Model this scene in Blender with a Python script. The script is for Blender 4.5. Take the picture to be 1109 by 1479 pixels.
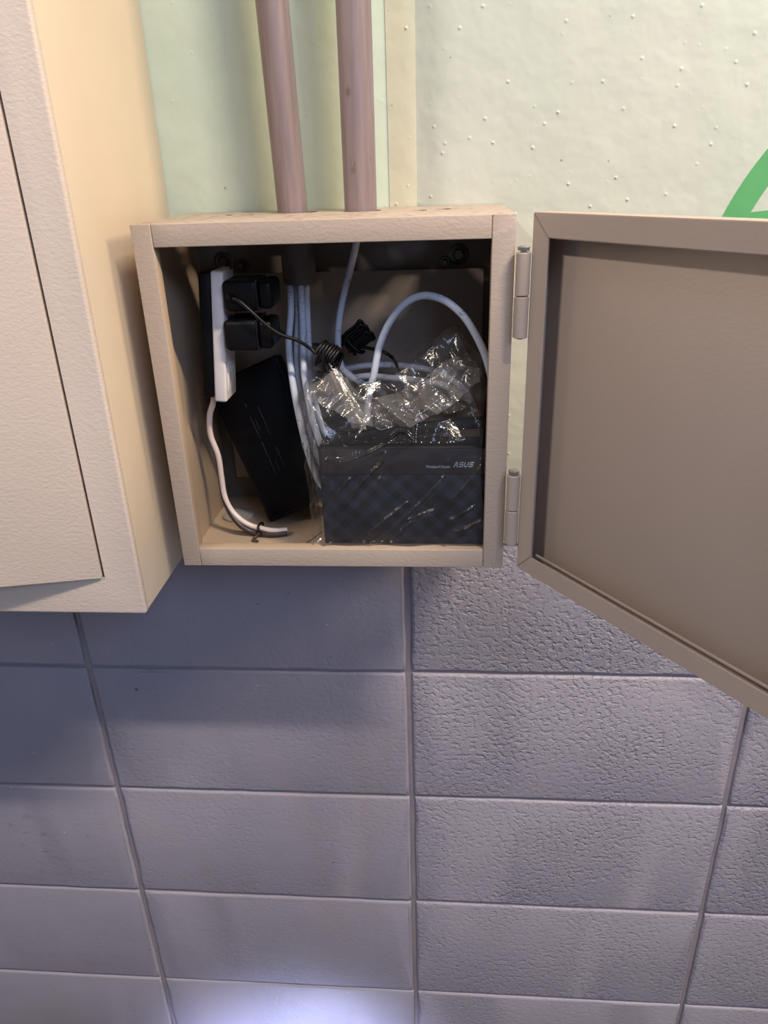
import bpy, bmesh, math, random
import numpy as np
from mathutils import Vector, Matrix

for o in list(bpy.data.objects):
    bpy.data.objects.remove(o, do_unlink=True)
scene = bpy.context.scene
COL = scene.collection

# ------------------------------------------------------------------ camera
def look_basis(yaw, pitch, roll):
    cy, sy, cp, sp = math.cos(yaw), math.sin(yaw), math.cos(pitch), math.sin(pitch)
    f = Vector((-sy*cp, cy*cp, -sp)); r = Vector((cy, sy, 0)); u = r.cross(f)
    cr, sr = math.cos(roll), math.sin(roll)
    return cr*r + sr*u, -sr*r + cr*u, f
cam_data = bpy.data.cameras.new('camera')
cam = bpy.data.objects.new('camera', cam_data); COL.objects.link(cam)
r_, u_, f_ = look_basis(.0854, .4306, -.0342)
cam.matrix_world = Matrix(((r_.x, u_.x, -f_.x, .0393), (r_.y, u_.y, -f_.y, -.7345), (r_.z, u_.z, -f_.z, .5518), (0, 0, 0, 1)))
cam_data.sensor_fit = 'VERTICAL'; cam_data.sensor_height = 36; cam_data.sensor_width = 27
cam_data.lens = 1077.2/1479*36
cam_data.clip_start = .01; cam_data.clip_end = 50
scene.camera = cam

# ------------------------------------------------------------------ world, lamps, exposure
def srgb(r, g, b):
    def c(v):
        v /= 255
        return v/12.92 if v <= .04045 else ((v + .055)/1.055)**2.4
    return (c(r), c(g), c(b), 1)
world = bpy.data.worlds.new('room_ambience'); scene.world = world; world.use_nodes = True
bg = world.node_tree.nodes['Background']
bg.inputs[0].default_value = (.72, .80, 1.0, 1); bg.inputs[1].default_value = .20

def area_lamp(name, loc, target, sx, sy, energy, color):
    d = bpy.data.lights.new(name, 'AREA'); d.shape = 'RECTANGLE'; d.size = sx; d.size_y = sy
    d.energy = energy; d.color = color
    o = bpy.data.objects.new(name, d); COL.objects.link(o)
    o.location = loc
    o.rotation_euler = (Vector(target) - Vector(loc)).to_track_quat('-Z', 'Y').to_euler()
    return o
# warm ceiling tube, parallel to the wall, up and to the right
area_lamp('ceiling_tube_lamp', (.98, -1.07, 2.10), (.98, 0, .2), .6, .05, 58, (1.0, .86, .68))
# second warm fitting further along the wall
area_lamp('side_lamp', (1.7, -.62, 1.45), (-.2, 0, .4), .5, .4, 23, (1.0, .76, .50))
# warm room light from the left, facing the open door
area_lamp('room_light', (-1.2, -1.3, 1.83), (.2, -.25, .4), .30, .10, 18, (1.0, .88, .80))
# soft cool light from the front right, its source unseen
area_lamp('cool_front_light', (1.0, -2.1, 1.6), (0, 0, .2), .8, .6, 20, (.55, .68, 1.0))
# cold hand lamp shining on the lower wall
sd = bpy.data.lights.new('work_light', 'SPOT'); sd.energy = 32; sd.color = (.56, .63, 1.0)
sd.spot_size = math.radians(78); sd.spot_blend = 1.0; sd.shadow_soft_size = .03
so = bpy.data.objects.new('work_light', sd); COL.objects.link(so)
so.location = (-.19, -.38, -.95); so.rotation_euler = (Vector((-.19, 0, -.88)) - so.location).to_track_quat('-Z', 'Y').to_euler()

scene.view_settings.view_transform = 'Standard'
scene.view_settings.look = 'None'
scene.view_settings.gamma = 1
scene.view_settings.use_curve_mapping = False
scene.view_settings.exposure = -0.05

# ------------------------------------------------------------------ materials
def new_mat(name):
    m = bpy.data.materials.new(name); m.use_nodes = True
    nt = m.node_tree; b = nt.nodes['Principled BSDF']
    return m, nt, b
def N(nt, typ, **kw):
    n = nt.nodes.new(typ)
    for k, v in kw.items(): setattr(n, k, v)
    return n
def val(n, **kw):
    for k, v in kw.items(): n.inputs[k].default_value = v
    return n
def pos(nt, scale=(1, 1, 1), rot=(0, 0, 0)):
    g = N(nt, 'ShaderNodeNewGeometry'); mp = N(nt, 'ShaderNodeMapping')
    mp.inputs['Scale'].default_value = scale; mp.inputs['Rotation'].default_value = rot
    nt.links.new(g.outputs['Position'], mp.inputs['Vector']); return mp.outputs[0]
def objco(nt, scale=(1, 1, 1)):
    g = N(nt, 'ShaderNodeTexCoord'); mp = N(nt, 'ShaderNodeMapping')
    mp.inputs['Scale'].default_value = scale
    nt.links.new(g.outputs['Object'], mp.inputs['Vector']); return mp.outputs[0]
def noise(nt, vec, scale, detail=3, rough=.5, dist=0):
    n = N(nt, 'ShaderNodeTexNoise'); val(n, Scale=scale, Detail=detail, Roughness=rough, Distortion=dist)
    nt.links.new(vec, n.inputs['Vector']); return n.outputs['Fac']
def ramp(nt, fac, stops):
    n = N(nt, 'ShaderNodeValToRGB'); e = n.color_ramp.elements
    while len(e) < len(stops): e.new(.5)
    for i, (p, c) in enumerate(stops):
        e[i].position = p; e[i].color = c if len(c) == 4 else (*c, 1)
    nt.links.new(fac, n.inputs[0]); return n.outputs[0]
def mix(nt, fac, a, b, typ='MIX'):
    n = N(nt, 'ShaderNodeMix', data_type='RGBA', blend_type=typ)
    for sock, v in ((n.inputs[0], fac), (n.inputs[6], a), (n.inputs[7], b)):
        if hasattr(v, 'is_linked') or hasattr(v, 'links'): nt.links.new(v, sock)
        else: sock.default_value = v
    return n.outputs[2]
def math_(nt, op, a, b=0., clamp=False):
    n = N(nt, 'ShaderNodeMath', operation=op, use_clamp=clamp)
    for i, v in enumerate((a, b)):
        if hasattr(v, 'links'): nt.links.new(v, n.inputs[i])
        else: n.inputs[i].default_value = v
    return n.outputs[0]
def bump(nt, b, h, strength, dist, prev=None):
    n = N(nt, 'ShaderNodeBump'); n.inputs['Strength'].default_value = strength; n.inputs['Distance'].default_value = dist
    nt.links.new(h, n.inputs['Height'])
    if prev is not None: nt.links.new(prev, n.inputs['Normal'])
    nt.links.new(n.outputs[0], b.inputs['Normal']); return n.outputs[0]
BK = (0, 0, 0, 1); WH = (1, 1, 1, 1)

def powder_coat(name, col, rough=.42, strength=.42, dirt=0.):
    m, nt, b = new_mat(name)
    p = pos(nt, (1, 1, 1.7))
    n1 = noise(nt, p, 270, 1, .4, .5)
    big = noise(nt, pos(nt), 9, 3)
    c = mix(nt, ramp(nt, big, [(.3, BK), (.7, WH)]), tuple(v*.94 for v in col[:3]) + (1,), col)
    if dirt:
        d = noise(nt, pos(nt), 90, 5, .7)
        c = mix(nt, ramp(nt, d, [(.53, BK), (.66, (dirt,)*3)]), c, srgb(104, 70, 42))
    nt.links.new(c, b.inputs['Base Color'])
    b.inputs['Roughness'].default_value = rough
    bump(nt, b, n1, strength, .0006)
    return m
BEIGE = srgb(181, 164, 150)
M_box = powder_coat('beige_powder_coat', BEIGE)
M_boxtop = powder_coat('beige_powder_coat_dusty', BEIGE, dirt=.7)
M_door = powder_coat('beige_powder_coat_smooth', srgb(186, 169, 155), .42, .15)
M_cab = powder_coat('cream_powder_coat', srgb(214, 199, 187), .36, .42)
M_cabside = powder_coat('cream_powder_coat_smooth', srgb(218, 201, 178), .40, .12)
M_inner = powder_coat('beige_inner_coat', srgb(182, 160, 137), .5, .2)
M_backpanel = powder_coat('painted_shade_back_coat', srgb(104, 94, 86), .6, .15)  # shade at the back of the box, painted in as a darker coat
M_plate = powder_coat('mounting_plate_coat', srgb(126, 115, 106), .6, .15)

def plain(name, col, rough=.5, metal=0., bump_scale=None, bs=.2, spec=.5):
    m, nt, b = new_mat(name)
    n = noise(nt, pos(nt), 40, 4)
    c = mix(nt, ramp(nt, n, [(.3, BK), (.7, WH)]), tuple(v*.88 for v in col[:3]) + (1,), col)
    nt.links.new(c, b.inputs['Base Color'])
    b.inputs['Roughness'].default_value = rough; b.inputs['Metallic'].default_value = metal
    b.inputs['Specular IOR Level'].default_value = spec
    if bump_scale: bump(nt, b, noise(nt, pos(nt), bump_scale, 3), bs, .0005)
    return m
M_white = plain('white_plastic', srgb(236, 228, 226), .35)
M_black = plain('black_plastic', srgb(7, 7, 11), .5, bump_scale=900, bs=.1, spec=.22)
M_blackgloss = plain('black_glossy_plastic', srgb(5, 5, 9), .45, spec=.2)
M_rubber = plain('black_cord_rubber', srgb(13, 12, 13), .4, spec=.35)
M_brown = plain('brown_cord_rubber', srgb(66, 54, 50), .45)
M_slot = plain('socket_grey', srgb(150, 140, 136), .5)
M_steel = plain('zinc_steel', srgb(190, 188, 182), .3, .9, 300, .2)
M_darksteel = plain('dark_bolt_steel', srgb(90, 84, 80), .4, .8)
M_hinge = powder_coat('hinge_paint', srgb(176, 161, 150), .4, .15)
M_mark = plain('grey_print', srgb(205, 207, 214), .5)
M_emboss = plain('embossed_gloss', srgb(22, 22, 26), .4)
M_hole = plain('dark_knockout', srgb(44, 34, 28), .9)
M_pad = plain('clear_grey_pad', srgb(168, 160, 152), .3)

# wall paint
def near_point(nt, p, r):
    """1 at the point, 0 beyond r: the footprint of a stain"""
    g = N(nt, 'ShaderNodeNewGeometry'); d = N(nt, 'ShaderNodeVectorMath', operation='DISTANCE')
    nt.links.new(g.outputs['Position'], d.inputs[0]); d.inputs[1].default_value = p
    return math_(nt, 'SUBTRACT', 1., math_(nt, 'DIVIDE', d.outputs['Value'], r), True)
def block_mat():
    m, nt, b = new_mat('lilac_block_paint')
    p = pos(nt)
    big = noise(nt, p, 5, 4, .6)
    c = ramp(nt, big, [(.30, srgb(145, 142, 156)), (.55, srgb(153, 149, 163)), (.75, srgb(159, 153, 164))])
    wn = noise(nt, pos(nt, (1, 1, .6)), 3.1, 4, .65)
    c = mix(nt, ramp(nt, wn, [(.58, BK), (.78, (.4,)*3)]), c, srgb(146, 130, 126))
    fl = noise(nt, p, 110, 2)
    c = mix(nt, ramp(nt, fl, [(.735, BK), (.77, (.6,)*3)]), c, srgb(205, 198, 200))
    sp = noise(nt, pos(nt, (1, 1, 1.3)), 60, 2)
    c = mix(nt, ramp(nt, sp, [(.74, BK), (.78, (.7,)*3)]), c, srgb(70, 64, 70))
    sm = ramp(nt, noise(nt, pos(nt, (1, 1, 2)), 45, 5, .7), [(.56, BK), (.66, WH)])
    for pt, rr in (((-.545, 0, -.285), .05), ((-.505, 0, -.345), .07)):
        c = mix(nt, math_(nt, 'MULTIPLY', near_point(nt, pt, rr), math_(nt, 'MULTIPLY', sm, .55), True), c, srgb(74, 62, 66))
    nt.links.new(c, b.inputs['Base Color']); b.inputs['Roughness'].default_value = .5
    at = N(nt, 'ShaderNodeAttribute', attribute_type='OBJECT', attribute_name='pit')
    pits = ramp(nt, noise(nt, pos(nt, (1, 1, 1.25)), 135, 3, .5, .25), [(.34, BK), (.52, WH), (.70, (.8,)*3)])
    worn = ramp(nt, noise(nt, p, 7, 2), [(.35, (.25,)*3), (.6, WH)])
    amt = math_(nt, 'MULTIPLY', at.outputs['Fac'], worn)
    h = mix(nt, amt, (.9, .9, .9, 1), pits)
    n1 = bump(nt, b, noise(nt, p, 28, 4), .35, .0018)
    bump(nt, b, h, .9, .0016, n1)
    return m
M_block = block_mat()
def mortar_mat():
    m, nt, b = new_mat('painted_mortar')
    p = pos(nt)
    c = ramp(nt, noise(nt, p, 12, 4), [(.35, srgb(136, 128, 138)), (.62, srgb(150, 140, 146)), (.78, srgb(150, 126, 108))])
    c = mix(nt, math_(nt, 'MULTIPLY', near_point(nt, (-.17, 0, -.6), .19), 1.6, True), c, srgb(120, 100, 84))
    nt.links.new(c, b.inputs['Base Color']); b.inputs['Roughness'].default_value = .6
    bump(nt, b, noise(nt, p, 120, 3), .4, .001)
    return m
M_mortar = mortar_mat()

def vinyl(name, c0, c1, amt=1.):
    m, nt, b = new_mat(name)
    p = pos(nt)
    big = noise(nt, p, 6, 4, .6)
    c = ramp(nt, big, [(.3, c0), (.7, c1)])
    sp = noise(nt, p, 75, 2)
    c = mix(nt, ramp(nt, sp, [(.745, BK), (.775, (.7,)*3)]), c, srgb(120, 108, 84))
    nt.links.new(c, b.inputs['Base Color']); b.inputs['Roughness'].default_value = .36
    # little blisters where grit sits under the sheet
    v = N(nt, 'ShaderNodeTexVoronoi', feature='F1'); val(v, Scale=92., Randomness=1.)
    nt.links.new(p, v.inputs['Vector'])
    blis = ramp(nt, v.outputs['Distance'], [(.0, WH), (.05, (.4,)*3), (.14, (.08,)*3), (.22, BK)])
    sep = N(nt, 'ShaderNodeSeparateColor'); nt.links.new(v.outputs['Color'], sep.inputs[0])
    pick = math_(nt, 'MULTIPLY', math_(nt, 'GREATER_THAN', sep.outputs[0], .60), amt)
    bh = math_(nt, 'MULTIPLY', blis, math_(nt, 'MULTIPLY', pick, sep.outputs[1]))
    n1 = bump(nt, b, noise(nt, p, 26, 3, .5), .5, .004)
    bump(nt, b, bh, .8, .0022, n1)
    return m
M_vinyl_r = vinyl('cream_green_vinyl', srgb(202, 210, 196), srgb(210, 214, 202))
M_vinyl_l = vinyl('pale_green_vinyl', srgb(188, 204, 186), srgb(195, 207, 190), .35)
M_vinyl_s = vinyl('seam_vinyl', srgb(202, 202, 178), srgb(207, 205, 184))
M_green = plain('green_print', srgb(92, 166, 106), .4, bump_scale=25, bs=.3)
M_floor = plain('grey_concrete', srgb(120, 116, 118), .8, bump_scale=60, bs=.4)

def pipe_mat():
    m, nt, b = new_mat('mauve_grey_conduit')
    p = pos(nt, (1, 1, .06))
    st = noise(nt, p, 260, 3, .6)
    c = ramp(nt, st, [(.3, srgb(121, 107, 109)), (.55, srgb(132, 117, 119)), (.75, srgb(140, 124, 121))])
    d = noise(nt, pos(nt, (1, 1, .35)), 110, 4, .7)
    c = mix(nt, ramp(nt, d, [(.66, BK), (.74, (.75,)*3)]), c, srgb(96, 72, 62))
    nt.links.new(c, b.inputs['Base Color']); b.inputs['Roughness'].default_value = .38
    bump(nt, b, st, .15, .0005)
    return m
M_pipe = pipe_mat()
def cable_mat():
    m, nt, b = new_mat('pale_blue_cable_jacket')
    sp = noise(nt, pos(nt, (1, 1, .8)), 520, 2)
    band = noise(nt, pos(nt), 34, 1)
    k = math_(nt, 'MULTIPLY', ramp(nt, sp, [(.60, BK), (.66, (.8,)*3)]), ramp(nt, band, [(.5, BK), (.56, WH)]))
    c = mix(nt, k, srgb(184, 190, 204), srgb(66, 68, 80))
    nt.links.new(c, b.inputs['Base Color']); b.inputs['Roughness'].default_value = .4
    return m
M_cable = cable_mat()
def router_mat():
    m, nt, b = new_mat('black_cross_weave_plastic')
    hs = []
    for s in (1, -1):
        w = N(nt, 'ShaderNodeTexWave', wave_type='BANDS', bands_direction='X'); val(w, Scale=24., Distortion=0.)
        nt.links.new(objco_rot(nt, s), w.inputs['Vector']); hs.append(w.outputs['Fac'])
    h = math_(nt, 'ADD', ramp(nt, hs[0], [(.35, BK), (.65, (.5,)*3)]), ramp(nt, hs[1], [(.35, BK), (.65, (.5,)*3)]))
    c = mix(nt, h, srgb(9, 10, 17), srgb(46, 48, 66))
    nt.links.new(c, b.inputs['Base Color']); b.inputs['Roughness'].default_value = .38
    bump(nt, b, h, .3, .0006)
    return m
def objco_rot(nt, s):
    g = N(nt, 'ShaderNodeNewGeometry'); mp = N(nt, 'ShaderNodeMapping')
    mp.inputs['Rotation'].default_value = (0, s*math.radians(45), 0)
    nt.links.new(g.outputs['Position'], mp.inputs['Vector']); return mp.outputs[0]
M_router = router_mat()
M_band = plain('router_brown_band', srgb(50, 43, 45), .35)
def film_mat(name='clear_plastic_film', haze=.03):
    m = bpy.data.materials.new(name); m.use_nodes = True
    nt = m.node_tree; nt.nodes.clear()
    out = N(nt, 'ShaderNodeOutputMaterial')
    tr = N(nt, 'ShaderNodeBsdfTransparent'); tr.inputs[0].default_value = (.96, .955, .95, 1)
    gl = N(nt, 'ShaderNodeBsdfGlossy'); gl.inputs['Roughness'].default_value = .15
    df = N(nt, 'ShaderNodeBsdfTranslucent'); df.inputs[0].default_value = (.8, .76, .74, 1)
    df2 = N(nt, 'ShaderNodeBsdfDiffuse'); df2.inputs[0].default_value = (.8, .76, .74, 1)
    ad = N(nt, 'ShaderNodeMixShader'); ad.inputs[0].default_value = .5
    nt.links.new(df.outputs[0], ad.inputs[1]); nt.links.new(df2.outputs[0], ad.inputs[2])
    m1 = N(nt, 'ShaderNodeMixShader'); m1.inputs[0].default_value = haze
    nt.links.new(tr.outputs[0], m1.inputs[1]); nt.links.new(ad.outputs[0], m1.inputs[2])
    lw = N(nt, 'ShaderNodeLayerWeight'); lw.inputs[0].default_value = .22
    k = math_(nt, 'MULTIPLY', lw.outputs['Fresnel'], .9)
    k = math_(nt, 'ADD', k, .035, True)
    m2 = N(nt, 'ShaderNodeMixShader'); nt.links.new(k, m2.inputs[0])
    nt.links.new(m1.outputs[0], m2.inputs[1]); nt.links.new(gl.outputs[0], m2.inputs[2])
    bp = N(nt, 'ShaderNodeBump'); bp.inputs['Strength'].default_value = .35; bp.inputs['Distance'].default_value = .002
    nt.links.new(noise(nt, pos(nt), 150, 3, .6, .5), bp.inputs['Height'])
    nt.links.new(bp.outputs[0], gl.inputs['Normal']); nt.links.new(bp.outputs[0], lw.inputs['Normal'])
    nt.links.new(m2.outputs[0], out.inputs[0])
    return m
M_film = film_mat()
M_film_folded = film_mat('folded_plastic_film', .17)

# ------------------------------------------------------------------ mesh helpers
def link(name, me, mat=None, parent=None):
    o = bpy.data.objects.new(name, me); COL.objects.link(o)
    if mat is not None and not me.materials: me.materials.append(mat)
    if parent is not None: o.parent = parent
    return o
def from_bm(name, bm, mat, parent=None, smooth=True, angle=35):
    me = bpy.data.meshes.new(name); bmesh.ops.recalc_face_normals(bm, faces=bm.faces)
    bm.to_mesh(me); bm.free()
    if smooth:
        me.polygons.foreach_set('use_smooth', [True]*len(me.polygons))
        me.set_sharp_from_angle(angle=math.radians(angle))
    return link(name, me, mat, parent)
def add_box(bm, lo, hi, bev=0., seg=2, M=None):
    r = bmesh.ops.create_cube(bm, size=1)
    vs = r['verts']
    for v in vs:
        v.co = Vector([lo[i] + (v.co[i] + .5)*(hi[i] - lo[i]) for i in range(3)])
    if bev:
        es = list({e for v in vs for e in v.link_edges})
        res = bmesh.ops.bevel(bm, geom=es, offset=bev, segments=seg, affect='EDGES', profile=.5)
        vs = list({v for f in res['faces'] for v in f.verts} | {v for v in vs if v.is_valid})
    if M is not None:
        for v in vs: v.co = M @ v.co
    return vs
def box(name, lo, hi, mat, parent=None, bev=.001, seg=2, M=None):
    bm = bmesh.new(); add_box(bm, lo, hi, bev, seg, M)
    return from_bm(name, bm, mat, parent)
def catmull(pts, n=8):
    P = [Vector(p) for p in pts]; P = [2*P[0] - P[1]] + P + [2*P[-1] - P[-2]]
    out = []
    for i in range(1, len(P) - 2):
        for k in range(n):
            t = k/n; a, b, c, d = P[i-1], P[i], P[i+1], P[i+2]
            out.append(.5*((2*b) + (c - a)*t + (2*a - 5*b + 4*c - d)*t*t + (3*b - a - 3*c + d)*t**3))
    out.append(P[-2]); return out
def add_tube(bm, path, rad, seg=10, flat=None):
    n = len(path); rings = []; up = None
    for i, p in enumerate(path):
        t = (path[min(i+1, n-1)] - path[max(i-1, 0)]).normalized()
        if up is None:
            up = Vector((0, 1, 0)) if abs(t.y) < .9 else Vector((1, 0, 0))
        up = (up - t*up.dot(t)).normalized(); s = t.cross(up)
        rr = rad(i/(n-1)) if callable(rad) else rad
        rings.append([bm.verts.new(p + rr*(math.cos(a)*up*(flat or 1) + math.sin(a)*s))
                      for a in [2*math.pi*k/seg for k in range(seg)]])
    for a, b in zip(rings, rings[1:]):
        for k in range(seg):
            bm.faces.new((a[k], a[(k+1) % seg], b[(k+1) % seg], b[k]))
    bm.faces.new(rings[0][::-1]); bm.faces.new(rings[-1])
def tube(name, pts, rad, mat, parent=None, n=8, seg=10, raw=False):
    bm = bmesh.new(); add_tube(bm, [Vector(p) for p in pts] if raw else catmull(pts, n), rad, seg)
    return from_bm(name, bm, mat, parent, angle=60)
def add_revolve(bm, prof, c, axis='Z', seg=28):
    """closed solid from profile (radius, height) about an axis through c"""
    rings = []
    for r, h in prof:
        ring = []
        for k in range(seg):
            a = 2*math.pi*k/seg; x, y = r*math.cos(a), r*math.sin(a)
            v = {'Z': (x, y, h), 'Y': (x, h, y), 'X': (h, x, y)}[axis]
            ring.append(bm.verts.new(Vector(c) + Vector(v)))
        rings.append(ring)
    for a, b in zip(rings, rings[1:]):
        for k in range(seg): bm.faces.new((a[k], a[(k+1) % seg], b[(k+1) % seg], b[k]))
    bm.faces.new(rings[0][::-1]); bm.faces.new(rings[-1])
def revolve(name, prof, c, mat, parent=None, axis='Z', seg=28):
    bm = bmesh.new(); add_revolve(bm, prof, c, axis, seg)
    return from_bm(name, bm, mat, parent)
def extrude_poly(bm, pts, d):
    """pts: 3D outline, extruded by vector d"""
    d = Vector(d); a = [bm.verts.new(Vector(p)) for p in pts]; b = [bm.verts.new(Vector(p) + d) for p in pts]
    bm.faces.new(a); bm.faces.new(b[::-1])
    for i in range(len(pts)):
        j = (i + 1) % len(pts); bm.faces.new((a[i], b[i], b[j], a[j]))
def empty(name, loc=(0, 0, 0)):
    o = bpy.data.objects.new(name, None); COL.objects.link(o); o.empty_display_size = .02
    return o
def tag(o, label, cat, group=None):
    o['label'] = label; o['category'] = cat
    if group: o['group'] = group
    return o
def structure(o, label=None):
    o['kind'] = 'structure'
    if label: o['label'] = label
    return o
def cut(obj, cutters):
    """boolean-cut the obj mesh by temporary bmesh cylinders"""
    tmp = []
    for bm in cutters:
        me = bpy.data.meshes.new('cutter'); bmesh.ops.recalc_face_normals(bm, faces=bm.faces); bm.to_mesh(me); bm.free()
        c = bpy.data.objects.new('cutter', me); COL.objects.link(c); tmp.append(c)
        md = obj.modifiers.new('cut', 'BOOLEAN'); md.object = c; md.operation = 'DIFFERENCE'; md.solver = 'EXACT'
    dg = bpy.context.evaluated_depsgraph_get()
    me = bpy.data.meshes.new_from_object(obj.evaluated_get(dg))
    obj.modifiers.clear(); obj.data = me
    for c in tmp: bpy.data.objects.remove(c, do_unlink=True)
    if me.polygons:
        me.polygons.foreach_set('use_smooth', [True]*len(me.polygons)); me.set_sharp_from_angle(angle=math.radians(30))

# ------------------------------------------------------------------ the wall of painted blocks
wall = structure(box('wall_back', (-1.2, .0042, -1.0), (1.2, .12, 1.6), M_mortar, bev=0), 'painted concrete block wall in grey lilac with stacked joints')
rng = random.Random(4)
def block_mesh(rg, hx=.1963, hz=.0976, nx=26, nz=13):
    """one block face with slightly ragged, rounded arrises"""
    per = []
    for k in range(nx): per.append((-hx + 2*hx*k/nx, -hz, 0, -1))
    for k in range(nz): per.append((hx, -hz + 2*hz*k/nz, 1, 0))
    for k in range(nx): per.append((hx - 2*hx*k/nx, hz, 0, 1))
    for k in range(nz): per.append((-hx, hz - 2*hz*k/nz, -1, 0))
    bm = bmesh.new(); rings = [[], [], [], []]
    n = len(per); jit = 0
    for i_, (x, z, nx_, nz_) in enumerate(per):
        jit = .6*jit + rg.uniform(-.0005, .0005)
        if abs(x) > hx - 1e-6 and abs(z) > hz - 1e-6: nx_, nz_ = math.copysign(1, x), math.copysign(1, z)
        x += nx_*jit; z += nz_*jit
        for q, (ins, y) in enumerate(((0, .0046), (0, .0024), (.0011, .0007), (.0034, 0))):
            rings[q].append(bm.verts.new((x - nx_*ins, y, z - nz_*ins)))
    for a, b_ in zip(rings, rings[1:]):
        for k in range(n): bm.faces.new((a[k], a[(k + 1) % n], b_[(k + 1) % n], b_[k]))
    bm.faces.new(rings[-1]); bm.faces.new(rings[0][::-1])
    bmesh.ops.triangulate(bm, faces=[f for f in bm.faces if len(f.verts) > 4])
    bmesh.ops.recalc_face_normals(bm, faces=bm.faces)
    me = bpy.data.meshes.new('concrete_block'); bm.to_mesh(me); bm.free()
    me.polygons.foreach_set('use_smooth', [True]*len(me.polygons)); me.set_sharp_from_angle(angle=math.radians(60))
    me.materials.append(M_block)
    return me
block_shapes = [block_mesh(rng) for _ in range(9)]
for ix in range(-3, 3):
    for iz in range(-5, 1):
        b = link('concrete_block', block_shapes[(ix*5 + iz*2) % 9], None, wall)
        b.location = (ix*.4 + .2 + rng.uniform(-.0006, .0006), rng.uniform(-.0007, .0004), iz*.2 + .1 + rng.uniform(-.0006, .0006))
        b.rotation_euler = (0, rng.uniform(-.0015, .0015), 0)
        b['pit'] = {-1: .22, 0: 1.0, 1: 1.0, -2: .10}.get(ix, .5)*(1.0 if iz >= -2 else .75 if iz == -3 else .4)
structure(box('floor', (-1.2, -2.6, -1.05), (1.2, .12, -1.0), M_floor, bev=0), 'grey concrete floor below the block wall')

# vinyl sheets on the upper wall
vl = box('vinyl_sheet', (-1.2, -.0022, .177), (.002, -.0009, 1.6), M_vinyl_l, bev=.0003)
tag(vl, 'pale green vinyl wall sheet behind the two mauve pipes', 'wall covering')
vr = box('vinyl_sheet', (.002, -.0022, .177), (1.2, -.0009, 1.6), M_vinyl_r, bev=.0003)
tag(vr, 'cream green blistered vinyl wall sheet with green printed emblem, right of the pipes', 'wall covering')
st = box('seam_strip', (-.0085, -.0030, .177), (.0160, -.0022, 1.6), M_vinyl_s, vr, bev=.0002)
st['label'] = 'yellowish vertical seam strip'
# printed emblem: ring with a crossbar
bm = bmesh.new()
cx, cz, R0, R1 = .510, .415, .240, .219
outer = [Vector((cx + R0*math.cos(a), -.0024, cz + R0*math.sin(a))) for a in np.linspace(0, 2*math.pi, 120, endpoint=False)]
inner = [Vector((cx + R1*math.cos(a), -.0024, cz + R1*math.sin(a))) for a in np.linspace(0, 2*math.pi, 120, endpoint=False)]
vo = [bm.verts.new(p) for p in outer]; vi = [bm.verts.new(p) for p in inner]
vo2 = [bm.verts.new(p + Vector((0, .0002, 0))) for p in outer]; vi2 = [bm.verts.new(p + Vector((0, .0002, 0))) for p in inner]
for k in range(120):
    j = (k + 1) % 120
    bm.faces.new((vo[k], vo[j], vi[j], vi[k])); bm.faces.new((vo[k], vo2[k], vo2[j], vo[j]))
    bm.faces.new((vi[k], vi[j], vi2[j], vi2[k])); bm.faces.new((vo2[k], vi2[k], vi2[j], vo2[j]))
extrude_poly(bm, [(.3005, -.0025, .478), (.303, -.0025, .5065), (.36, -.0025, .511), (.66, -.0025, .511), (.7174, -.0025, .5065), (.7195, -.0025, .478)], (0, .0002, 0))
em = from_bm('printed_emblem', bm, M_green, vr, smooth=False); em['label'] = 'green printed ring with crossbar'

# ------------------------------------------------------------------ big cabinet on the left
cab = tag(empty('electrical_cabinet'), 'large cream metal cabinet with its door slightly ajar, left of the small open box', 'cabinet')
CX0, CX1, CZ0, CZ1, CD = -.80, -.2146, .2116, 1.15, .2039
bm = bmesh.new()
t = .0015
add_box(bm, (CX1 - t, -CD + .0005, CZ0), (CX1, -.003, CZ1), .0006)
add_box(bm, (CX0, -CD + .0005, CZ0), (CX0 + t, -.003, CZ1), .0006)
add_box(bm, (CX0 + t, -CD + .0005, CZ0), (CX1 - t, -.003, CZ0 + t), .0004)
add_box(bm, (CX0 + t, -CD + .0005, CZ1 - t), (CX1 - t, -.003, CZ1), .0004)
add_box(bm, (CX0 + t, -.0045, CZ0 + t), (CX1 - t, -.003, CZ1 - t), .0003)
from_bm('body', bm, M_cabside, cab)
# front frame with rounded outer edge
def frame_mesh(bm, x0, x1, z0, z1, ix0, ix1, iz0, iz1, y0, y1):
    add_box(bm, (x0, y0, z0), (ix0, y1, z1), .0016, 3)
    add_box(bm, (ix1, y0, z0), (x1, y1, z1), .0016, 3)
    add_box(bm, (ix0 - .002, y0, z0), (ix1 + .002, y1, iz0), .0016, 3)
    add_box(bm, (ix0 - .002, y0, iz1), (ix1 + .002, y1, z1), .0016, 3)
bm = bmesh.new()
# one-piece frame: outer rectangle bevelled, opening cut through
add_box(bm, (CX0 - .0008, -CD - .0016, CZ0 - .0008), (CX1 + .0008, -CD + .006, CZ1 + .0008), .0022, 3)
fr = from_bm('front_frame', bm, M_cab, cab)
c1 = bmesh.new(); add_box(c1, (CX0 + .031, -CD - .02, CZ0 + .0345), (CX1 - .0290, -CD + .02, CZ1 - .035), 0)
cut(fr, [c1])
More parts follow.
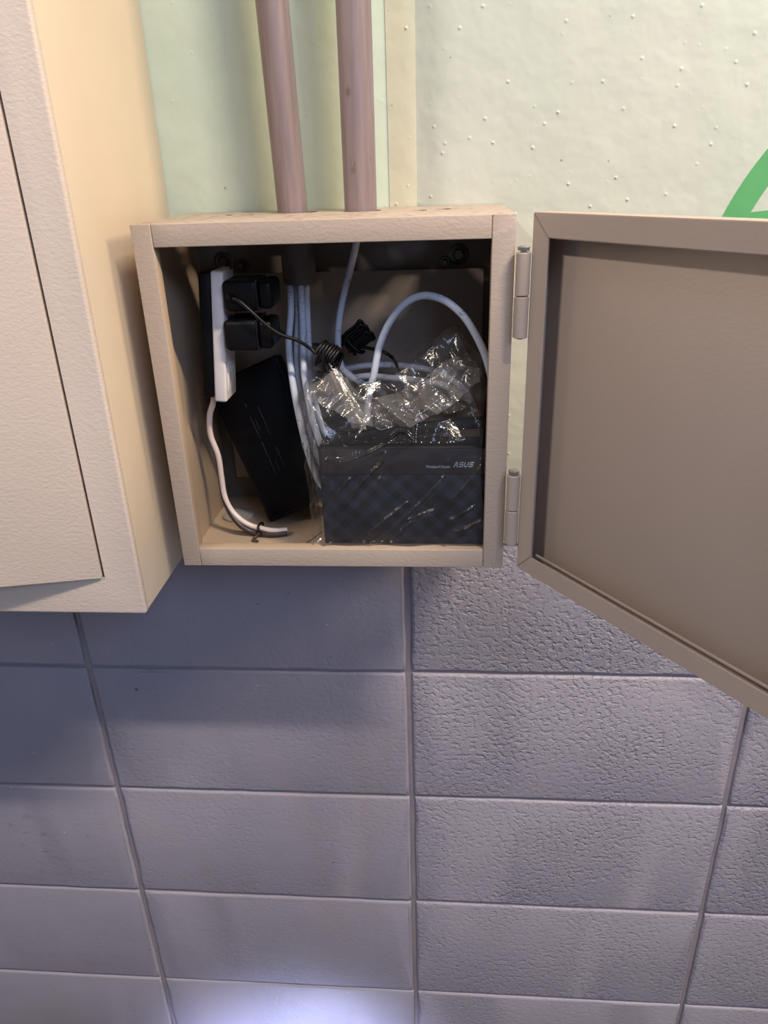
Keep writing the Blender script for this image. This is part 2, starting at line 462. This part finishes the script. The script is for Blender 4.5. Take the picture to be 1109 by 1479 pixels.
# door, hinged on the right, left side swung a little outwards
Wd = (CX1 - .0315) - (CX0 + .032)
bm = bmesh.new()
add_box(bm, (-Wd, -.0018, 0), (0, 0, CZ1 - .036 - (CZ0 + .0352)), .0008, 2)
hz = CZ1 - .036 - (CZ0 + .0352)
add_box(bm, (-.0016, 0, 0), (0, .014, hz), .0004); add_box(bm, (-Wd, 0, 0), (-Wd + .0016, .014, hz), .0004)
add_box(bm, (-Wd, 0, 0), (0, .014, .0016), .0004); add_box(bm, (-Wd, 0, hz - .0016), (0, .014, hz), .0004)
cd = from_bm('door', bm, M_cab, cab)
cd.location = (CX1 - .0312, -CD - .0018, CZ0 + .0352); cd.rotation_euler = (0, 0, math.radians(11.3))
# latch on the far edge of that door
lt = revolve('latch', [(.011, 0), (.011, -.003), (.008, -.006), (.0, -.006)][:3], (-Wd + .03, -.0018, hz*.5), M_steel, cd, 'Y', 20)

# ------------------------------------------------------------------ small equipment box
BX0, BX1, BZ0, BZ1, BD = -.1926, .0921, .2321, .5203, .1573
bx = tag(empty('equipment_box'), 'small beige wall box standing open with router and cables inside', 'box')
bm = bmesh.new()
add_box(bm, (BX0, -BD + .0016, BZ0), (BX0 + t, -.0032, BZ1 - t), .0004)
add_box(bm, (BX1 - t, -BD + .0016, BZ0), (BX1, -.0032, BZ1 - t), .0004)
add_box(bm, (BX0 + t, -BD + .0016, BZ0), (BX1 - t, -.0032, BZ0 + t), .0004)
from_bm('body', bm, M_inner, bx)
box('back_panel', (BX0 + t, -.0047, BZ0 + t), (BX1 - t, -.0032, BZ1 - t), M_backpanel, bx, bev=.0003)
tp = box('top_panel', (BX0, -BD + .0014, BZ1 - t), (BX1, -.0032, BZ1), M_boxtop, bx, bev=.0005)
cs = []
for (x, y, r, e) in ((-.0850, -.046, .0165, 1), (-.0292, -.053, .0165, 1), (-.147, -.064, .0078, 1.8), (-.126, -.063, .0035, 3), (.0205, -.076, .0062, 1.8), (.040, -.067, .0070, 1.8)):
    c = bmesh.new(); add_revolve(c, [(r, -.01), (r, .01)], (x, y, BZ1), 'Z', 28)
    for v in c.verts: v.co.y = y + (v.co.y - y)*e
    cs.append(c)
cut(tp, cs)
FY0, FY1 = -BD, -BD + .0016
IX0, IX1, IZ0, IZ1 = -.1770, .0752, .2495, .5036
for (x0, x1) in ((BX0, IX0), (IX1, BX1)):
    s = box('stile', (x0, FY0, BZ0), (x1, FY1, BZ1), M_box, bx, bev=.0007, seg=3)
for (z0, z1) in ((BZ0, IZ0), (IZ1, BZ1)):
    s = box('rail', (IX0 + .0003, FY0 + .0002, z0), (IX1 - .0003, FY1, z1), M_box, bx, bev=.0007, seg=3)
# inward returns of the flange
bm = bmesh.new()
add_box(bm, (IX0 - .0014, FY1, IZ0), (IX0, FY1 + .010, IZ1), .0003); add_box(bm, (IX1, FY1, IZ0), (IX1 + .0014, FY1 + .010, IZ1), .0003)
add_box(bm, (IX0, FY1, IZ0 - .0014), (IX1, FY1 + .010, IZ0), .0003); add_box(bm, (IX0, FY1, IZ1), (IX1, FY1 + .010, IZ1 + .0014), .0003)
from_bm('flange_return', bm, M_inner, bx)
# mounting plate, bolts
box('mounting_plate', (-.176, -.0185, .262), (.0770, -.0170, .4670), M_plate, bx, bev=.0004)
def bolt(x, z, r, y=-.0047):
    b = revolve('bolt_washer', [(r, 0), (r, -.0012), (r*.9, -.0018)], (x, y, z), M_darksteel, bx, 'Y', 24)
    revolve('bolt_head', [(r*.62, 0), (r*.62, -.005), (r*.45, -.0062)], (x, y - .0018, z), M_darksteel, b, 'Y', 6)
bolt(.0541, .4783, .0095); bolt(-.1672, .4772, .0095); bolt(.0414, .4720, .0050)
bolt(-.150, .4735, .0060)
# loose clear pad on the box floor
pd = revolve('floor_grommet', [(.016, 0), (.016, .0022), (.0145, .0032)], (-.168, -.055, BZ0 + t), M_pad, bx, 'Z', 32)
# hinges
for z0, z1 in ((.4335, .4945), (.2600, .3225)):
    h = empty('hinge'); h.parent = bx
    zm = (z0 + z1)/2
    for a, b_ in ((z0, zm - .0004), (zm + .0004, z1)):
        revolve('knuckle', [(.0050, a), (.0054, a + .0005), (.0054, b_ - .0005), (.0050, b_)], (.0976, -.1640, 0), M_hinge, h, 'Z', 20)
    revolve('hinge_pin', [(.0024, z0 - .001), (.0024, z1 + .0012), (.0044, z1 + .0014), (.0046, z1 + .0036), (.0032, z1 + .0046)], (.0976, -.1640, 0), M_steel, h, 'Z', 18)
    box('hinge_leaf', (.0921, -.1625, z0), (.0972, -.1608, zm - .001), M_hinge, h, bev=.0003)
# open door: tray with return lips, swung 125 degrees
ang = .954
d_ = Vector((math.cos(ang), -math.sin(ang), 0)); n_in = Vector((-math.sin(ang), -math.cos(ang), 0))
DM = Matrix(((d_.x, n_in.x, 0, .1031), (d_.y, n_in.y, 0, -.1647), (0, 0, 1, 0), (0, 0, 0, 1)))
DW, DZ0, DZ1, DT, LP = .285, .2373, .5212, .0185, .0165
bm = bmesh.new()
add_box(bm, (0, -DT, DZ0), (DW, -DT + .0015, DZ1), .0005, 2, DM)
for lo, hi in (((0, -DT + .0015, DZ0), (.0015, -.0016, DZ1)), ((DW - .0015, -DT + .0015, DZ0), (DW, -.0016, DZ1)),
               ((.0015, -DT + .0015, DZ0), (DW - .0015, -.0016, DZ0 + .0015)), ((.0015, -DT + .0015, DZ1 - .0015), (DW - .0015, -.0016, DZ1))):
    add_box(bm, lo, hi, .0003, 1, DM)
door = from_bm('door', bm, M_door, bx); door['label'] = 'beige tray-shaped door swung wide open'
def lip(pts):
    bm = bmesh.new()
    extrude_poly(bm, [DM @ Vector((p[0], 0, p[1])) for p in pts], n_in*-.0016)
    bmesh.ops.bevel(bm, geom=list(bm.edges), offset=.0005, segments=2, affect='EDGES')
    from_bm('door_lip', bm, M_door, door)
g = .0002
a0, a1, b0, b1 = 0, DW, DZ0, DZ1
lip([(a0, b0 + g), (a0 + LP, b0 + LP + g), (a0 + LP, b1 - LP - g), (a0, b1 - g)])
lip([(a1, b0 + g), (a1, b1 - g), (a1 - LP, b1 - LP - g), (a1 - LP, b0 + LP + g)])
lip([(a0 + g, b0), (a1 - g, b0), (a1 - LP - g, b0 + LP), (a0 + LP + g, b0 + LP)])
lip([(a0 + g, b1), (a0 + LP + g, b1 - LP), (a1 - LP - g, b1 - LP), (a1 - g, b1)])
# stiffening strip behind the lip
for zz in (DZ0 + LP - .001, DZ1 - LP - .001):
    box('door_stiffener', (LP, -.0075, zz), (DW - LP, -.006, zz + .002), M_door, door, bev=.0003, M=DM)

# ------------------------------------------------------------------ conduits
def conduit(xb, yb, zb, xt, yt, zt, r, label):
    bm = bmesh.new()
    n = 24
    path = [Vector((xb + (xt - xb)*k/n, yb + (yt - yb)*k/n, zb + (zt - zb)*k/n)) for k in range(n + 1)]
    add_tube(bm, path, r, 32)
    o = from_bm('conduit_pipe', bm, M_pipe, None, angle=50)
    return tag(o, label, 'pipe', 'conduits entering the top of the box')
p1 = conduit(-.0885, -.0465, .464, -.1140, -.0465, 1.5, .0130, 'mauve plastic conduit pipe nearer the cream cabinet, carrying the cable bundle')
p2 = conduit(-.0300, -.0535, .508, -.0250, -.0535, 1.5, .0138, 'mauve plastic conduit pipe right of the other one, holding a single cable')
cl = revolve('pipe_collar', [(.0130, -.003), (.0150, -.002), (.0150, .036), (.0130, .038)], (-.0883, -.0465, .464), plain('dark_collar', srgb(92, 80, 82), .5), p1, 'Z', 28)

# ------------------------------------------------------------------ power strip
strip = tag(empty('power_strip'), 'white and black upright power strip at the left side of the box', 'power strip')
SM = Matrix.Translation((-.1562, -.1000, .4275)) @ Matrix.Rotation(math.radians(5.3), 4, 'Y')
# local: x thickness, y width, z length
box('base', (-.0076, -.0165, -.0520), (.0030, .0165, .0525), M_black, strip, bev=.0025, M=SM)
cv = box('cover', (.0030, -.0170, -.0550), (.0138, .0170, .0545), M_white, strip, bev=.0020, seg=3, M=SM)
box('wall_bracket', (-.0050, .0160, .0060), (.0010, .0800, .0300), M_black, strip, bev=.0015, M=SM)
for zc in (-.034, .001, .034):
    w = box('outlet', (.0134, -.0110, zc - .012), (.0145, .0110, zc + .012), M_white, strip, bev=.0005, M=SM)
    for yy in (-.0055, .0035):
        box('socket_slot', (.0141, yy, zc - .004), (.0147, yy + .0018, zc + .004), M_slot, w, bev=0, M=SM)
hook = bmesh.new()
ringpts = [Vector((-.1420 + .0070*math.cos(a), -.092, .4860 + .0070*math.sin(a))) for a in np.linspace(0, 2*math.pi*.97, 28)]
add_tube(hook, ringpts, .0012, 8)
from_bm('hanging_ring', hook, M_darksteel, strip)
# flat twin cord, white and black conductors
pc = [(-.1620, -.1030, .3760), (-.164, -.103, .3674), (-.1693, -.101, .3553), (-.172, -.098, .3359), (-.1678, -.097, .3153), (-.1676, -.096, .2927), (-.1671, -.096, .275),
      (-.1625, -.097, .2609), (-.1537, -.099, .2509), (-.1442, -.0985, .2440), (-.1339, -.0995, .2415), (-.1218, -.1012, .2400), (-.1096, -.0975, .2390)]
tube('power_cord', pc, .0026, plain('pinkish_white_cord', srgb(232, 214, 206), .4), strip, 8, 10)
pk = []
for i, (x, y, z) in enumerate(pc):
    q = max(0, min(1, (i - 3)/5)); w = max(0, min(1, (i - 5)/3))
    pk.append((x - .0012*(1 - w), y + .0034*(1 - q) - .0020*w, max(z - .0046*w - .0008*q, .2366)))
tube('power_cord', pk, .0027, M_brown, strip, 8, 10)
tie = bmesh.new()
add_tube(tie, [Vector((-.1345 + .0012*math.sin(a*2), -.0990 + .0062*math.cos(a), .2405 + .0062*math.sin(a))) for a in np.linspace(0, 2*math.pi, 25)], .0011, 8)
from_bm('cord_tie', tie, M_rubber, strip)
tube('cord_tail', [(-.1345, -.105, .2395), (-.1370, -.111, .2385), (-.1395, -.1135, .2365), (-.134, -.116, .2360)], .0011, M_brown, strip)

# ------------------------------------------------------------------ power adapters
def adapter(name, x0, x1, z0, z1, label):
    a = tag(empty(name), label, 'power adapter', 'adapters plugged into the power strip')
    xs = x0 + (x1 - x0)*.72
    box('body', (x0, -.1250, z0), (xs, -.0850, z1), M_black, a, bev=.0042, seg=4)
    box('end_cap', (xs - .0006, -.1235, z0 + .0012), (x1, -.0865, z1 - .0012), M_blackgloss, a, bev=.0040, seg=4)
    box('seam_ring', (xs - .0014, -.1252, z0 - .0002), (xs - .0006, -.0848, z1 + .0002), M_emboss, a, bev=.0003)
    return a
ad1 = adapter('power_adapter', -.1381, -.0975, .4500, .4745, 'black power adapter in the upper socket of the power strip, cord leaving its front')
ad2 = adapter('power_adapter', -.1409, -.1005, .4174, .4430, 'black power adapter in the lower socket of the power strip')
cordpts = [(-.1311, -.1235, .4624), (-.1290, -.1290, .4615), (-.1234, -.131, .4598), (-.1126, -.132, .4501), (-.1028, -.130, .4397), (-.0929, -.126, .4314), (-.0801, -.120, .4249), (-.0710, -.115, .4170)]
# cord ends in a wound coil
coil = []
for k in range(0, 7*14 + 1):
    a = 2*math.pi*k/14; u = k/(7*14)
    rr = .0108 + .0008*math.sin(k*1.7)
    ax = Vector((.86, -.25, -.38)).normalized(); e1 = Vector((.3, .1, .95)); e1 = (e1 - ax*e1.dot(ax)).normalized(); e2 = ax.cross(e1)
    coil.append(Vector((-.0565, -.1100, .4078)) + ax*((u - .5)*.0185) + e1*rr*math.sin(a) + e2*rr*.8*math.cos(a))
bm = bmesh.new(); add_tube(bm, catmull(cordpts + [tuple(coil[0])], 8), .0015, 8)
from_bm('cord', bm, M_rubber, ad1, angle=60)
bm = bmesh.new(); add_tube(bm, coil, .00150, 8)
add_tube(bm, [Vector((-.0590, -.1205, .4165)), Vector((-.0600, -.1230, .4080)), Vector((-.0590, -.1205, .3985))], .0016, 8)
from_bm('cord_coil', bm, M_rubber, ad1, angle=60)
revolve('strain_relief', [(.0030, 0), (.0022, -.006), (.0016, -.008)], (-.1311, -.1245, .4624), M_rubber, ad1, 'Y', 12)
# second coil: a folded bundle held by a tie
bm = bmesh.new()
for k in range(7):
    off = (k - 3)*.0027
    pts = []
    ca, sa = math.cos(.65), math.sin(.65)
    for q, (px, pz) in enumerate(((-.012, -.003), (-.006, .001), (.006, .001), (.0118, .0022), (.0118, -.0022), (.006, -.001), (-.006, -.001), (-.012, .002))):
        lx, lz = px + .0012*math.sin(k*2.1), pz + off
        pts.append((-.0385 + lx*ca - lz*sa, -.052 - .0022*((k*37) % 3) + .0015*(q > 3), .4125 + lx*sa + lz*ca))
    add_tube(bm, catmull(pts, 5), .0016, 8)
from_bm('cord_bundle', bm, M_rubber, ad2, angle=60)
tube('bundle_tie', [(-.0470, -.059, .4120), (-.0410, -.0605, .4055), (-.0350, -.059, .4010), (-.0330, -.052, .4000)], .0018, M_black, ad2)
tube('cord', [(-.1010, -.095, .4300), (-.0985, -.075, .4200), (-.0960, -.0350, .4060), (-.0700, -.028, .4010), (-.0560, -.042, .4040), (-.0470, -.050, .4075)], .0015, M_rubber, ad2)
tube('cord', [(-.0330, -.052, .4040), (-.0220, -.054, .4020), (-.0120, -.056, .3990), (-.004, -.052, .3900), (.002, -.050, .3700)], .0016, M_rubber, ad2)
box('barrel_plug', (-.0690, -.112, .3780), (-.0620, -.104, .3960), M_black, ad1, bev=.002)

# ------------------------------------------------------------------ black slab-shaped box leaning at the back
slab = tag(empty('network_unit'), 'flat black plastic network unit leaning askew behind the cables', 'network device')
lean, rot = math.radians(14), math.radians(22.5)
v = Vector((0, math.sin(lean), math.cos(lean))); nrm = Vector((0, -math.cos(lean), math.sin(lean))); hX = Vector((1, 0, 0))
L_ = -math.sin(rot)*hX + math.cos(rot)*v; W_ = math.cos(rot)*hX + math.sin(rot)*v
o_ = Vector((-.1308, -.0790, .2372))
TM = Matrix(((W_.x, -nrm.x, L_.x, o_.x), (W_.y, -nrm.y, L_.y, o_.y), (W_.z, -nrm.z, L_.z, o_.z), (0, 0, 0, 1)))
box('casing', (0, 0, 0), (.076, .021, .146), M_black, slab, bev=.003, seg=3, M=TM)
box('front_cover', (.0050, -.0010, .0050), (.071, .0004, .141), M_blackgloss, slab, bev=.0008, M=TM)
def slabmark(x0, z0, x1, z1):
    box('embossed_mark', (x0, -.0016, z0), (x1, -.0006, z1), M_emboss, slab, bev=.0003, M=TM)
for (x0, z0, x1, z1) in ((.0265, .080, .0275, .103), (.0300, .086, .0308, .098), (.0375, .079, .0385, .109), (.0265, .0795, .0290, .0805),
                         (.0265, .061, .0275, .076), (.0265, .060, .0290, .0610), (.0265, .041, .0275, .0585), (.0315, .044, .0323, .055), (.0375, .045, .0385, .066), (.0265, .112, .0285, .1155)):
    slabmark(x0, z0, x1, z1)

# ------------------------------------------------------------------ network cables
CAB = [
 ([(-.0940, -.050, .490), (-.0962, -.050, .4659), (-.094, -.070, .4402), (-.0947, -.088, .4136), (-.0906, -.102, .3801), (-.0854, -.106, .3433), (-.0793, -.105, .3098), (-.0726, -.100, .2872), (-.0573, -.095, .2709), (-.030, -.092, .2640)], 'pale blue network cable, outermost of the bundle on the left side'),
 ([(-.0900, -.044, .490), (-.0918, -.044, .465), (-.0888, -.062, .4391), (-.0890, -.084, .4008), (-.0846, -.096, .3664), (-.0790, -.100, .3353), (-.0724, -.098, .3092), (-.0561, -.093, .2921), (-.030, -.090, .2820)], 'pale blue network cable, second from the left in the hanging bundle'),
 ([(-.0860, -.053, .490), (-.0862, -.0535, .4661), (-.0829, -.078, .4294), (-.081, -.098, .3972), (-.0771, -.107, .3687), (-.0728, -.1075, .3432), (-.0665, -.102, .3213), (-.049, -.097, .3024), (-.025, -.094, .2920)], 'pale blue network cable with printed jacket, third from the left in the bundle'),
 ([(-.0825, -.046, .490), (-.0826, -.046, .4651), (-.0800, -.069, .4279), (-.0768, -.090, .3895), (-.0722, -.099, .3602), (-.067, -.099, .3395), (-.0575, -.095, .3228), (-.035, -.090, .3120)], 'pale blue network cable, innermost of the bundle beside the black coil'),
 ([(-.0300, -.0535, .514), (-.0344, -.0525, .497), (-.041, -.050, .4747), (-.0474, -.052, .4544), (-.0532, -.056, .4309), (-.0553, -.060, .4069), (-.0518, -.065, .389), (-.0354, -.070, .3759), (-.012, -.074, .3650)], 'single grey blue network cable with black print, hanging from the right pipe'),
 ([(-.0270, -.103, .3500), (-.0248, -.105, .3709), (-.0192, -.105, .3923), (-.014, -.100, .4149), (-.0047, -.098, .4347), (.0085, -.100, .4502), (.0242, -.104, .4566), (.0411, -.110, .4533), (.0557, -.116, .4425), (.0659, -.120, .4281), (.074, -.122, .4115), (.0796, -.122, .3924), (.0830, -.118, .370), (.0830, -.110, .345)], 'pale blue network cable arching in a loop above the router'),
 ([(-.0493, -.060, .376), (-.030, -.058, .3785), (-.0075, -.060, .3770), (.0212, -.062, .3744), (.0465, -.065, .3684), (.066, -.070, .3560)], 'pale blue network cable lying level behind the plastic bag, lower of two'),
 ([(-.0502, -.048, .3830), (-.0274, -.048, .3860), (.0018, -.049, .3855), (.0338, -.052, .3800), (.0594, -.058, .3650), (.070, -.066, .3450)], 'pale blue network cable lying level behind the plastic bag, upper of two'),
]
for i, (pts, lab) in enumerate(CAB):
    tag(tube('network_cable', pts, .0031 if i in (4, 5) else .0030, M_cable, None, 10, 12), lab, 'cable', 'network cables in the box')

# ------------------------------------------------------------------ router
rt = tag(empty('wireless_router'), 'black wireless router with woven pattern, standing on edge inside the plastic bag', 'router')
RX0, RX1, RZ0, RZ1, RY0, RY1 = -.0655, .0840, .2345, .3405, -.1450, -.1180
box('casing', (RX0, RY0, RZ0), (RX1, RY1, RZ1), M_black, rt, bev=.003, seg=3)
box('patterned_face', (RX0 + .0015, RY0 - .0008, RZ0 + .010), (RX1 - .0015, RY0 + .001, .3150), M_router, rt, bev=.0006)
box('status_strip', (RX0 + .0015, RY0 - .0007, RZ0 + .002), (RX1 - .0015, RY0 + .001, RZ0 + .0096), M_blackgloss, rt, bev=.0004)
bd = box('top_band', (RX0 + .0015, RY0 - .0010, .3154), (RX1 - .0015, RY0 + .001, RZ1 - .002), M_band, rt, bev=.0006)
bd['label'] = 'dark brown plain band'
def text_part(name, body, x, z, h, width, mat, parent):
    cu = bpy.data.curves.new('lettering', 'FONT'); cu.body = body; cu.size = 1; cu.extrude = .02; cu.offset = .018
    tmp = bpy.data.objects.new('lettering', cu); COL.objects.link(tmp)
    dg = bpy.context.evaluated_depsgraph_get()
    me = bpy.data.meshes.new_from_object(tmp.evaluated_get(dg))
    bpy.data.objects.remove(tmp, do_unlink=True)
    xs = [v.co.x for v in me.vertices]; ys = [v.co.y for v in me.vertices]
    sx = width/(max(xs) - min(xs)); sy = h/(max(ys) - min(ys))
    for v in me.vertices:
        v.co = Vector((x + (v.co.x - min(xs))*sx, RY0 - .0012 - v.co.z*.002, z + (v.co.y - min(ys))*sy))
    me.materials.clear()
    return link(name, me, mat, parent)
text_part('lettering', 'Wireless-N Router', .0256, .3214, .0026, .0208, M_mark, bd)
# angular maker's logo drawn as bars
bm = bmesh.new()
LX, LZ, LH = .0492, .3222, .0046
def bar(x0, z0, x1, z1, w, slant=.28):
    """thick stroke from (x0,z0) to (x1,z1) in units of letter height"""
    a = Vector((x0, z0)); b = Vector((x1, z1)); d = (b - a).normalized(); nn = Vector((-d.y, d.x))*w/2
    pts = []
    for p in (a - nn, b - nn, b + nn, a + nn):
        pts.append((LX + (p.x + slant*p.y)*LH, RY0 - .0013, LZ + p.y*LH))
    extrude_poly(bm, pts, (0, .0003, 0))
sw = .2
bar(0, 0, .50, 1, .22, 0); bar(.58, 0, .58, 1, .2, .05)
def letter_s(x):
    bar(x, .9, x + .75, .9, sw); bar(x + .08, .9, x + .08, .5, sw*.9); bar(x, .5, x + .75, .5, sw); bar(x + .67, .5, x + .67, .1, sw*.9); bar(x, .1, x + .75, .1, sw)
def letter_u(x):
    bar(x + .08, 0, x + .08, 1, sw*.9); bar(x, .1, x + .75, .1, sw); bar(x + .67, 0, x + .67, 1, sw*.9)
letter_s(.82); letter_u(1.72); letter_s(2.62)
from_bm('logo_lettering', bm, M_mark, bd, smooth=False)
for (x, kind) in ((-.0595, 0), (-.0296, 1), (-.0209, 2), (-.0135, 3), (-.0055, 4)):
    bm = bmesh.new(); z = .2518 if kind else .2500; y = RY0 - .0016
    if kind in (0, 1):
        add_tube(bm, [Vector((x + .0011*math.cos(a), y, z + .0011*math.sin(a))) for a in np.linspace(.8, 2*math.pi - .3, 16)], .0003, 6)
    elif kind == 2:
        for q in (.0006, .0012): add_tube(bm, [Vector((x + q*math.cos(a), y, z + q*math.sin(a) - .0004)) for a in np.linspace(.4, 2.74, 9)], .00025, 6)
    elif kind == 3:
        add_box(bm, (x - .001, y, z - .0009), (x - .0005, y + .0004, z + .0009)); add_box(bm, (x - .0005, y, z + .0004), (x + .001, y + .0004, z + .0009))
    else:
        add_box(bm, (x - .001, y, z - .0009), (x + .001, y + .0004, z + .0003)); add_box(bm, (x - .0006, y, z + .0003), (x + .0006, y + .0004, z + .0010))
    from_bm('status_icon', bm, M_mark, rt, smooth=False)
# folded antenna lying along the top, with its hinge, and the rear sockets
tube('antenna', [(-.0440, -.128, .3420), (-.020, -.128, .3455), (.020, -.127, .3500), (.0560, -.126, .3535), (.0735, -.126, .3550)], lambda s: .0062 - .0012*s, M_blackgloss, rt, 8, 14)
box('antenna_hinge', (-.0600, -.134, .3375), (-.0440, -.120, .3475), M_black, rt, bev=.002)
box('antenna_hinge', (.0020, -.138, .3385), (.0160, -.124, .3475), M_black, rt, bev=.002)
for x in (-.028, -.012):
    box('port_plug', (x, -.128, .3395), (x + .010, -.121, .3440), M_steel, rt, bev=.0006)

# ------------------------------------------------------------------ clear plastic bag, crumpled
bag = tag(empty('plastic_bag'), 'crumpled clear plastic bag wrapped around the router', 'bag')
def crumple(x, z, seed, n, k, stretch=(1, 1), rot=0.):
    r = np.random.RandomState(seed)
    c, s = math.cos(rot), math.sin(rot)
    X = (c*x + s*z)*stretch[0]; Z = (-s*x + c*z)*stretch[1]
    lo = np.array([X.min(), Z.min()]); hi = np.array([X.max(), Z.max()])
    out = np.zeros_like(X)
    for sgn in (1, -1):
        h = np.full(X.shape, 1e9)
        for i in range(n):
            p = lo + r.rand(2)*(hi - lo); a = r.rand()*2*math.pi; gdir = r.rand()*k
            dx, dz = X - p[0], Z - p[1]
            h = np.minimum(h, np.sqrt(dx*dx + dz*dz + 1e-6)*k + gdir*(dx*math.cos(a) + dz*math.sin(a))*.6 + r.rand()*.006*k)
        out += sgn*h
    return out - out.mean()
def sheet(name, fx, nu, nv, parent, mat=M_film):
    U, V = np.meshgrid(np.linspace(0, 1, nu), np.linspace(0, 1, nv), indexing='ij')
    X, Y, Z = fx(U, V)
    verts = np.stack([X, Y, Z], -1).reshape(-1, 3)
    idx = np.arange(nu*nv).reshape(nu, nv)
    faces = np.stack([idx[:-1, :-1], idx[1:, :-1], idx[1:, 1:], idx[:-1, 1:]], -1).reshape(-1, 4)
    me = bpy.data.meshes.new(name); me.from_pydata(verts.tolist(), [], faces.tolist())
    me.polygons.foreach_set('use_smooth', [True]*len(me.polygons))
    return link(name, me, mat, parent)
def smooth(a, b, x):
    t_ = np.clip((x - a)/(b - a), 0, 1); return t_*t_*(3 - 2*t_)
CREASES = [
 [(-.0586, .332), (-.0411, .3301), (-.0233, .3362), (-.0085, .3435), (.0032, .3525), (.0095, .3518), (.0151, .347)],
 [(-.0432, .2899), (-.0304, .308), (-.0204, .3194), (-.0108, .3281), (-.0082, .3361)],
 [(-.0244, .2632), (-.0075, .2787), (.0095, .2918)], [(.0104, .2754), (.0314, .2834)],
 [(.0491, .2964), (.0589, .3079), (.0719, .3253)], [(.0463, .2742), (.0669, .288)],
 [(.0404, .2486), (.0494, .2635), (.0595, .2662), (.0725, .2743)], [(.0166, .369), (.0156, .3452)],
 [(-.039, .3144), (-.0617, .2852)], [(-.0051, .2586), (.0164, .2768)], [(-.0578, .3456), (-.0655, .2445)],
 [(-.0264, .2886), (-.0186, .3048), (-.0136, .3143)], [(-.0383, .2412), (-.008, .2619), (.0238, .2938), (.0403, .3142)]]
def seg_dist(X, Z, a, b_):
    ax, az = a; dx, dz = b_[0] - ax, b_[1] - az
    t_ = np.clip(((X - ax)*dx + (Z - az)*dz)/(dx*dx + dz*dz), 0, 1)
    return np.hypot(X - ax - t_*dx, Z - az - t_*dz)
def crease_relief(X, Z):
    h = np.zeros_like(X)
    for i_, pl in enumerate(CREASES):
        d = np.full(X.shape, 9.)
        for a, b_ in zip(pl, pl[1:]): d = np.minimum(d, seg_dist(X, Z, a, b_))
        h = np.maximum(h, .0019*np.exp(-(d/.0011)**2) + .0010*np.maximum(0, 1 - d/(.007 + .002*(i_ % 3))))
    return h
def front_sheet(U, V):
    ztop = np.interp(U, [0, .12, .28, .42, .6, .8, 1], [.392, .412, .386, .398, .424, .428, .402])
    X = -.0745 + .1480*U + .002*np.sin(V*9); Z = .2375 + (ztop - .2375)*V
    Y = np.interp(Z, [.2345, .33, .345, .365, .395, .44], [-.1492, -.1490, -.146, -.136, -.118, -.100])
    amp = .0016 + .0085*smooth(.340, .375, Z)
    h = crumple(X, Z, 3, 34, 1.0, (1, 2.4), .62)/.012
    h2 = .7*crumple(X, Z, 8, 30, 1.0, (1, 3.0), -.7)/.014 + .45*crumple(X, Z, 9, 70, 1.0)/.008
    d = (h*.6 + h2*.5)
    Y2 = np.minimum(Y + amp*d*.55 - .0008*(Z < .345), np.where(Z < .345, -.1472, 1))
    Y2 = Y2 - crease_relief(X, Z)
    wall_ = smooth(0, .05, U)
    Y2 = Y2*wall_ + (1 - wall_)*np.maximum(Y2, -.130)
    return X + .002*smooth(.34, .38, Z)*h2*.5, np.maximum(Y2, -.1556), Z + .002*smooth(.34, .38, Z)*h
sheet('film_front', front_sheet, 300, 340, bag)
def back_sheet(U, V):
    ztop = np.interp(U, [0, .12, .28, .42, .6, .8, 1], [.392, .412, .386, .398, .424, .428, .402])
    X = -.0745 + .1500*U; Z = .345 + (ztop - .345)*V
    Y = -.080 - .026*V
    h = crumple(X, Z, 21, 26, 1.0, (1, 2.8), .5)/.014 + .6*crumple(X, Z, 22, 50, 1.0)/.009
    return X, Y + .005*h*(1 - .5*V), Z + .002*h
sheet('film_back', back_sheet, 130, 80, bag)
def flap(U, V):
    X = -.0700 + .140*U
    low = np.interp(U, [0, .2, .42, .6, .8, 1], [.384, .368, .3545, .359, .370, .392])
    up = np.interp(U, [0, .15, .3, .5, .7, .85, 1], [.392, .402, .378, .380, .396, .410, .398])
    Z = low + (np.maximum(up, low + .004) - low)*V
    Y = -.150 + .022*V + .010*(2*U - 1)**2
    h = crumple(X, Z, 33, 26, 1.0, (1, 3.2), .8)/.016 + crumple(X, Z, 35, 22, 1.0, (1, 3.0), -.6)/.016 + .3*crumple(X, Z, 36, 50, 1.0)/.008
    return X, np.maximum(Y + .0045*h, -.1550), Z
sheet('film_fold', flap, 140, 70, bag, M_film_folded)
def left_fold(U, V):
    # upright pleat at the left edge of the bag
    X = -.0745 - .004*V + .0045*U*np.sin(V*3); Z = .2375 + .150*V; Y = -.1495 + .052*U
    h = crumple(Y*1., Z, 41, 24, 1.0)/.010
    return X + .0018*h, Y, Z
sheet('film_side', left_fold, 50, 110, bag)
def spike(U, V):
    # stiff triangular crease standing left of the arch
    X = -.058 + (.030*V)*1.0 + .012*(U - .5)*(.25 + V); Z = .408 - .052*V + .004*U; Y = -.118 - .028*V + .006*np.abs(U - .5)
    return X, Y, Z
sheet('film_pleat', spike, 20, 40, bag, M_film_folded)
def tail(U, V):
    # loose corner of the bag lying on the box floor
    X = -.0665 - .032*U - .004*V*(1 - U); Y = -.147 + .024*V*(1 - .6*U); Z = .2385 + .0150*np.sin(V*math.pi)*(1 - U)**1.3 + .002*(1 - U)
    h = crumple(X, Y, 51, 16, 1.0)/.008
    return X, Y, Z + .0010*np.abs(h)
sheet('film_tail', tail, 60, 50, bag, M_film_folded)
